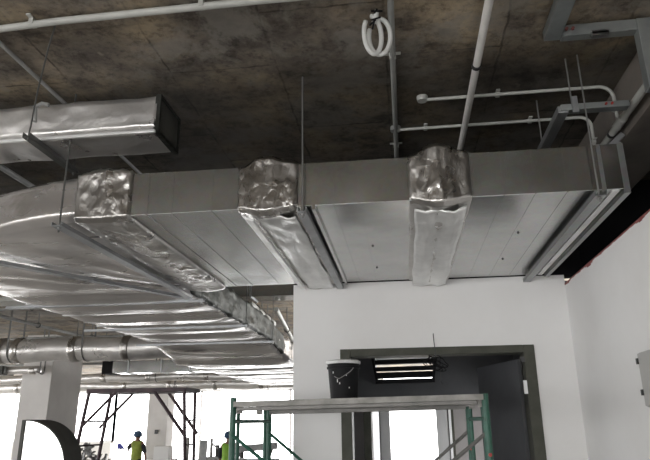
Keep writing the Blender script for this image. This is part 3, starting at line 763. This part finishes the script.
# small black sprinkler heads and valves
for i, (x, y, z, lab) in enumerate(((-5.93, 10.5, 3.30, 'small black valve under the slab left of the maroon scaffold'), (-4.95, 13.9, 3.1, 'small black valve above the maroon scaffold deck'), (-3.75, 14.5, 3.1, 'small black valve right of the maroon scaffold'), (-6.6, 8.75, 3.55, 'black valve high at left under the slab'))):
    t = thing('pipe_valve', lab, 'valve', (x, y, z), 'black valves under the slab')
    MB().lathe([(0, 0), (.05, 0), (.06, .04), (.03, .08), (.03, .12), (0, .12)], (x, y, z), 12).build('body', M['black'], t, smooth=True)
    MB().tube([(x - .1, y, z + .06), (x + .1, y, z + .06)], .022, 8).build('spindle', M['black'], t)
    rod('threaded_rod', x, y, z + .1, ZC, t, .008, 'darkrod')

# ------------------------------------------------------------------ people
def skinned(name, pts, edges, rad, m, parent, sub=2):
    me = bpy.data.meshes.new(name); me.from_pydata([V(p) - W[parent.name] for p in pts], edges, []); me.update()
    o = bpy.data.objects.new(name, me); col.objects.link(o); o.parent = parent; W[o.name] = W[parent.name].copy()
    me.materials.append(m)
    sk = o.modifiers.new('skin', 'SKIN'); sk.use_smooth_shade = True
    ly = me.skin_vertices[0].data if me.skin_vertices else None
    if ly is None:
        bpy.context.view_layer.objects.active = o; ly = me.skin_vertices[0].data
    for i, r in enumerate(rad): ly[i].radius = (r, r) if not isinstance(r, tuple) else r
    ly[0].use_root = True
    s = o.modifiers.new('sub', 'SUBSURF'); s.levels = sub; s.render_levels = sub
    return o
def hand(base, d, side, parent):
    """five short bent fingers from the palm at base, pointing along d"""
    b = V(base); d = V(d).normalized(); s = V(side).normalized(); nrm = d.cross(s)
    for i, (o, ln) in enumerate(((-.03, .065), (-.01, .078), (.01, .074), (.03, .058))):
        p0 = b + s * o; p1 = p0 + d * ln * .5 + nrm * .006; p2 = p0 + d * ln * .85 + nrm * .025
        MB().tube([p0, p1, p2], [.009, .0085, .007], 6).build('finger', M['skin'], parent, smooth='all')
    p0 = b - d * .05 - s * .035
    MB().tube([p0, p0 - s * .025 + d * .03, p0 - s * .03 + d * .055 + nrm * .01], [.011, .010, .008], 6).build('thumb', M['skin'], parent, smooth='all')
def person(x, y, rz, H, label, vest, pose):
    t = thing('person', label, 'person', (x, y, 0)); k = H / 1.75
    def P(a, b, c): return (x + a * k, y + b * k, c * k)
    el_l, wr_l = pose[0]; el_r, wr_r = pose[1]
    pts = [P(0, 0, .95), P(0, 0, 1.12), P(0, 0, 1.32), P(0, 0, 1.44), P(0, .0, 1.52), P(0, .0, 1.60), P(0, 0, 1.69),
           P(-.17, 0, 1.41), P(*el_l), P(*wr_l), P(.17, 0, 1.41), P(*el_r), P(*wr_r),
           P(-.10, 0, .88), P(-.12, .01, .50), P(-.13, -.01, .09), P(-.13, .13, .035),
           P(.10, 0, .88), P(.12, .01, .50), P(.13, -.01, .09), P(.13, .13, .035)]
    hl = V(wr_l) + (V(wr_l) - V(el_l)).normalized() * .09; hr = V(wr_r) + (V(wr_r) - V(el_r)).normalized() * .09
    pts += [P(*hl), P(*hr)]
    ed = [(0, 1), (1, 2), (2, 3), (3, 4), (4, 5), (5, 6), (3, 7), (7, 8), (8, 9), (3, 10), (10, 11), (11, 12), (0, 13), (13, 14), (14, 15), (15, 16), (0, 17), (17, 18), (18, 19), (19, 20), (9, 21), (12, 22)]
    rad = [(.15, .11), (.14, .10), (.165, .11), (.13, .09), .055, .085, .078, .065, .045, .032, .065, .045, .032, .09, .062, .045, .04, .09, .062, .045, .04, (.038, .02), (.038, .02)]
    rad = [tuple(q * k for q in r) if isinstance(r, tuple) else r * k for r in rad]
    skinned('body', pts, ed, rad, M['skin'], t)
    # clothes: vest, sleeves, trousers, boots
    skinned('trousers', [pts[0], pts[13], pts[14], pts[15], pts[17], pts[18], pts[19], P(0, 0, 1.03)], [(0, 1), (1, 2), (2, 3), (0, 4), (4, 5), (5, 6), (0, 7)], [(.165 * k, .125 * k), .10 * k, .075 * k, .06 * k, .10 * k, .075 * k, .06 * k, (.15 * k, .115 * k)], M['cloth'], t)
    skinned('vest', [P(0, 0, .86), P(0, 0, 1.0), P(0, 0, 1.2), P(0, 0, 1.34), P(0, 0, 1.46), P(-.15, 0, 1.43), P(.15, 0, 1.43)], [(0, 1), (1, 2), (2, 3), (3, 4), (4, 5), (4, 6)], [(.19 * k, .15 * k), (.20 * k, .15 * k), (.19 * k, .14 * k), (.20 * k, .14 * k), (.10 * k, .09 * k), .075 * k, .075 * k], M[vest], t)
    for a, b, c in ((7, 8, 9), (10, 11, 12)):
        m_ = V(pts[b]).lerp(V(pts[c]), .3)
        skinned('sleeve', [pts[a], pts[b], tuple(m_)], [(0, 1), (1, 2)], [.09 * k, .072 * k, .055 * k], M['cloth'], t, 1)
    for a, b in ((15, 16), (19, 20)):
        skinned('boot', [pts[a], tuple(V(pts[b]) + V((0, 0, .012)))], [(0, 1)], [.06 * k, .048 * k], M['hair'], t, 1)
    hc = P(0, 0, 1.63)
    MB().lathe([(.102 * k, -.03 * k), (.104 * k, .0), (.095 * k, .055 * k), (.0, .05 * k)], hc, 18).build('hair', M['hair'], t, smooth='all')
    MB().lathe([(.17 * k, -.005 * k), (.172 * k, .01 * k), (.142 * k, .026 * k), (.135 * k, .08 * k), (.105 * k, .14 * k), (.05 * k, .17 * k), (0, .175 * k)], hc, 24).build('helmet', M['helmet'], t, smooth='all')
    # face turned away from the photograph, towards the windows
    fz = hc[2] - .055 * k
    for s in (-1, 1):
        MB().lathe([(0, -.012), (.011, 0), (0, .012)], (x + s * .03 * k, y + .083 * k, fz + .012), 8).build('eye', M['white'], t)
        MB().tube([(x + s * .088 * k, y, fz - .02), (x + s * .096 * k, y - .005, fz + .02)], .014 * k, 8).build('ear', M['skin'], t, smooth='all')
    MB().tube([(x, y + .08 * k, fz + .01), (x, y + .10 * k, fz - .03)], [.008, .014], 8).build('nose', M['skin'], t, smooth='all')
    MB().bar((x - .025, y + .078 * k, fz - .062), (x + .025, y + .078 * k, fz - .062), .012, .008).build('mouth', M['primer'], t)
    hand(P(*hl), V(hl) - V(wr_l), (0, 1, 0), t); hand(P(*hr), V(hr) - V(wr_r), (0, 1, 0), t)
    if rz:
        t.rotation_euler.z = rz
    return t
person(-8.34, 19, 0, 1.66, 'worker in an olive yellow vest and blue helmet standing with back turned in the hall', 'vest',
       (((-.30, .02, 1.26), (-.36, .18, 1.20)), ((.26, .02, 1.16), (.27, .12, .93))))
person(-4.62, 16.2, 0, 1.66, 'worker in a lime vest seen behind the left post of the green scaffold', 'hivis',
       (((-.24, .02, 1.15), (-.25, .12, .92)), ((.26, .03, 1.17), (.22, .20, .98))))

# ------------------------------------------------------------------ clutter standing in the hall
def crate(name, label, x0, x1, y0, y1, z0, z1, m, cat='box', group=None, lip=True):
    t = thing(name, label, cat, ((x0 + x1) / 2, (y0 + y1) / 2, z0), group)
    MB().box(x0, x1, y0, y1, z0, z1).build('carton_body', M[m], t, bevel=.01)
    if lip: MB().box(x0 - .01, x1 + .01, (y0 + y1) / 2 - .03, (y0 + y1) / 2 + .03, z1 - .001, z1 + .004).build('tape_strip', M['machine'], t)
    return t
tb = thing('work_table', 'low white table carrying a white carton right of the olive-vested worker', 'table', (-7.3, 18.6, 0))
MB().box(-7.72, -6.95, 18.3, 18.9, .86, .90).build('tabletop', M['carton'], tb)
for x in (-7.68, -6.99):
    for y in (18.34, 18.86): MB().box(x - .025, x + .025, y - .025, y + .025, 0, .86).build('leg', M['machine'], tb)
crate('carton', 'white carton sitting on the low white table', -7.55, -7.08, 18.4, 18.75, .90, 1.26, 'carton')
t = thing('sheet_roll', 'grey upright sheet metal roll right of the white carton', 'roll', (-6.85, 19.3, 0))
MB().tube([(-6.85, 19.3, 0), (-6.85, 19.3, 1.50)], .085, 16).build('roll', M['machine'], t, smooth=True)
MB().tube([(-6.85, 19.3, .7), (-6.85, 19.3, .74)], .089, 16).build('band', M['hinge'], t, smooth=True)
t = thing('board', 'grey board leaning between the right legs of the maroon scaffold', 'board', (-4.55, 13.5, 0))
MB().bar((-4.47, 13.5, 0), (-4.47, 13.7, 1.55), .17, .02, (0, 1, 0)).build('panel', M['machine'], t)
# stand with a small blue item
t = thing('tool_stand', 'thin dark stand holding a small blue item, left of the worker', 'stand', (-9.05, 19.2, 0))
MB().tube([(-8.95, 19.2, 0), (-8.95, 19.2, 1.2)], .02, 8).build('pole', M['hinge'], t)
MB().poly([(-9.08, 19.2, 1.16), (-8.82, 19.2, 1.16), (-8.98, 19.2, 1.32), (-9.08, 19.2, 1.34)], (0, .03, 0)).build('blue_item', M['blue'], t)
MB().box(-9.1, -8.8, 19.05, 19.35, 0, .03).build('base', M['hinge'], t)
# heap of duct offcuts (nobody could count it)
hp = MB()
for i in range(170):
    x = random.uniform(-8.3, -6.8); top = .95 + .5 * math.exp(-((x + 7.5) / .5) ** 2)
    z = random.uniform(0, 1) ** .5 * top; y = random.uniform(13.9, 14.6); s = random.uniform(.03, .09)
    d = V((random.uniform(-1, 1), random.uniform(-1, 1), random.uniform(-1, 1))).normalized() * s * 1.6
    hp.bar(V((x, y, max(z, .12))) - d, V((x, y, max(z, .12))) + d, s, s * random.uniform(.2, .9))
o = hp.build('offcut_heap', M['scrap'], None); o['kind'] = 'stuff'; tag(o, 'heap of crumpled duct offcuts in front of the windows', 'scrap')
# pale machinery right of the scaffold and dark clutter at far left
def machine(label, x, y, h, w, m='machine'):
    t = thing('site_machine', label, 'machine', (x, y, 0))
    MB().box(x - w / 2, x + w / 2, y - .2, y + .2, .1, h * .62).build('housing', M[m], t, bevel=.02)
    MB().tube([(x - w * .25, y, h * .6), (x - w * .25, y, h)], .05, 10).build('mast', M[m], t)
    MB().tube([(x + w * .2, y, h * .6), (x + w * .2, y, h * .86)], .07, 10).build('exhaust', M['hinge'], t)
    MB().bar((x - w * .25, y - .05, h * .9), (x + w * .3, y - .05, h * .78), .04, .05).build('arm', M[m], t)
    for s in (-1, 1): MB().tube([(x + s * w * .35, y - .25, .12), (x + s * w * .35, y + .25, .12)], .12, 14).build('wheel', M['black'], t)
    return t
machine('pale site machine with a mast right of the maroon scaffold', -6.1, 19.8, 1.45, .45)
machine('smaller pale site machine beside the lime-vested worker', -5.45, 20.4, 1.3, .4)
machine('dark site machine low at the left picture edge', -11.4, 16, 1.25, 1.2, 'elbowdark')
bm_ = thing('boom_lift', 'grey lift with a slanted arm seen through the green scaffold end frame', 'lift', (-3.7, 15.5, 0))
MB().box(-4.35, -3.2, 15.3, 15.9, .35, 1.05).build('chassis', M['machine'], bm_, bevel=.03)
MB().bar((-4.3, 15.5, 1.28), (-3.2, 15.5, 1.36), .2, .16).build('boom', M['machine'], bm_, bevel=.02)
MB().bar((-3.55, 15.5, .7), (-3.30, 15.5, 1.4), .09, .09).build('lifting_arm', M['hinge'], bm_)
for x in (-4.1, -3.45): MB().tube([(x, 15.2, .35), (x, 15.35, .35)], .35, 20).build('wheel', M['black'], bm_, smooth=True)
MB().tube([(x, 15.85, .35), (x, 16.0, .35)], .35, 20).build('wheel', M['black'], bm_, smooth=True)
MB().tube([(-4.1, 15.85, .35), (-4.1, 16.0, .35)], .35, 20).build('wheel', M['black'], bm_, smooth=True)

# ------------------------------------------------------------------ light
wd = bpy.data.worlds.new('overcast'); scn.world = wd; wd.use_nodes = True
bg = wd.node_tree.nodes['Background']; bg.inputs['Color'].default_value = (1, 1, 1, 1); bg.inputs['Strength'].default_value = 3.2
def portal(loc, rot, sx, sy):
    l = bpy.data.lights.new('window_daylight', 'AREA'); l.shape = 'RECTANGLE'; l.size = sx; l.size_y = sy
    l.cycles.is_portal = True
    o = bpy.data.objects.new('window_daylight', l); col.objects.link(o); o.location = loc; o.rotation_euler = rot
portal(((XL + XR) / 2, YB - .15, 1.45), (PI / 2, 0, 0), XR - XL, 2.3)
portal((XL - .15, (YB + YW) / 2, 1.9), (0, -PI / 2, 0), 2.8, YW - YB)
portal(((XL - .9) / 2, YW + .35, 1.7), (-PI / 2, 0, 0), -.9 - XL, 3.3)
portal((-9.25, .1, 1.4), (0, -PI / 2, 0), 2.2, 12)  # glazing of the added near left wall
portal((XR + .2, 7.3, 1.25), (0, PI / 2, 0), 1.7, .8)  # added opening hidden behind the door leaf
portal((.08, YI + .2, 1.8), (-PI / 2, 0, 0), .9, 2)

# ------------------------------------------------------------------ camera
cam = bpy.data.cameras.new('camera'); co_ = bpy.data.objects.new('camera', cam); col.objects.link(co_)
yaw, pit, rol = math.radians(7.167), math.radians(17.613), math.radians(-.661)
cam.sensor_fit = 'HORIZONTAL'; cam.sensor_width = 36; cam.lens = 36 * 605 / 650
cam.clip_start = .05; cam.clip_end = 200
co_.matrix_world = Matrix.Translation((0, 0, 1.9)) @ Matrix.Rotation(yaw, 4, 'Z') @ Matrix.Rotation(PI / 2 + pit, 4, 'X') @ Matrix.Rotation(rol, 4, 'Z')
scn.camera = co_
vs = scn.view_settings; vs.view_transform = 'Standard'; vs.look = 'None'; vs.gamma = 1; vs.exposure = 1.4; vs.use_curve_mapping = False
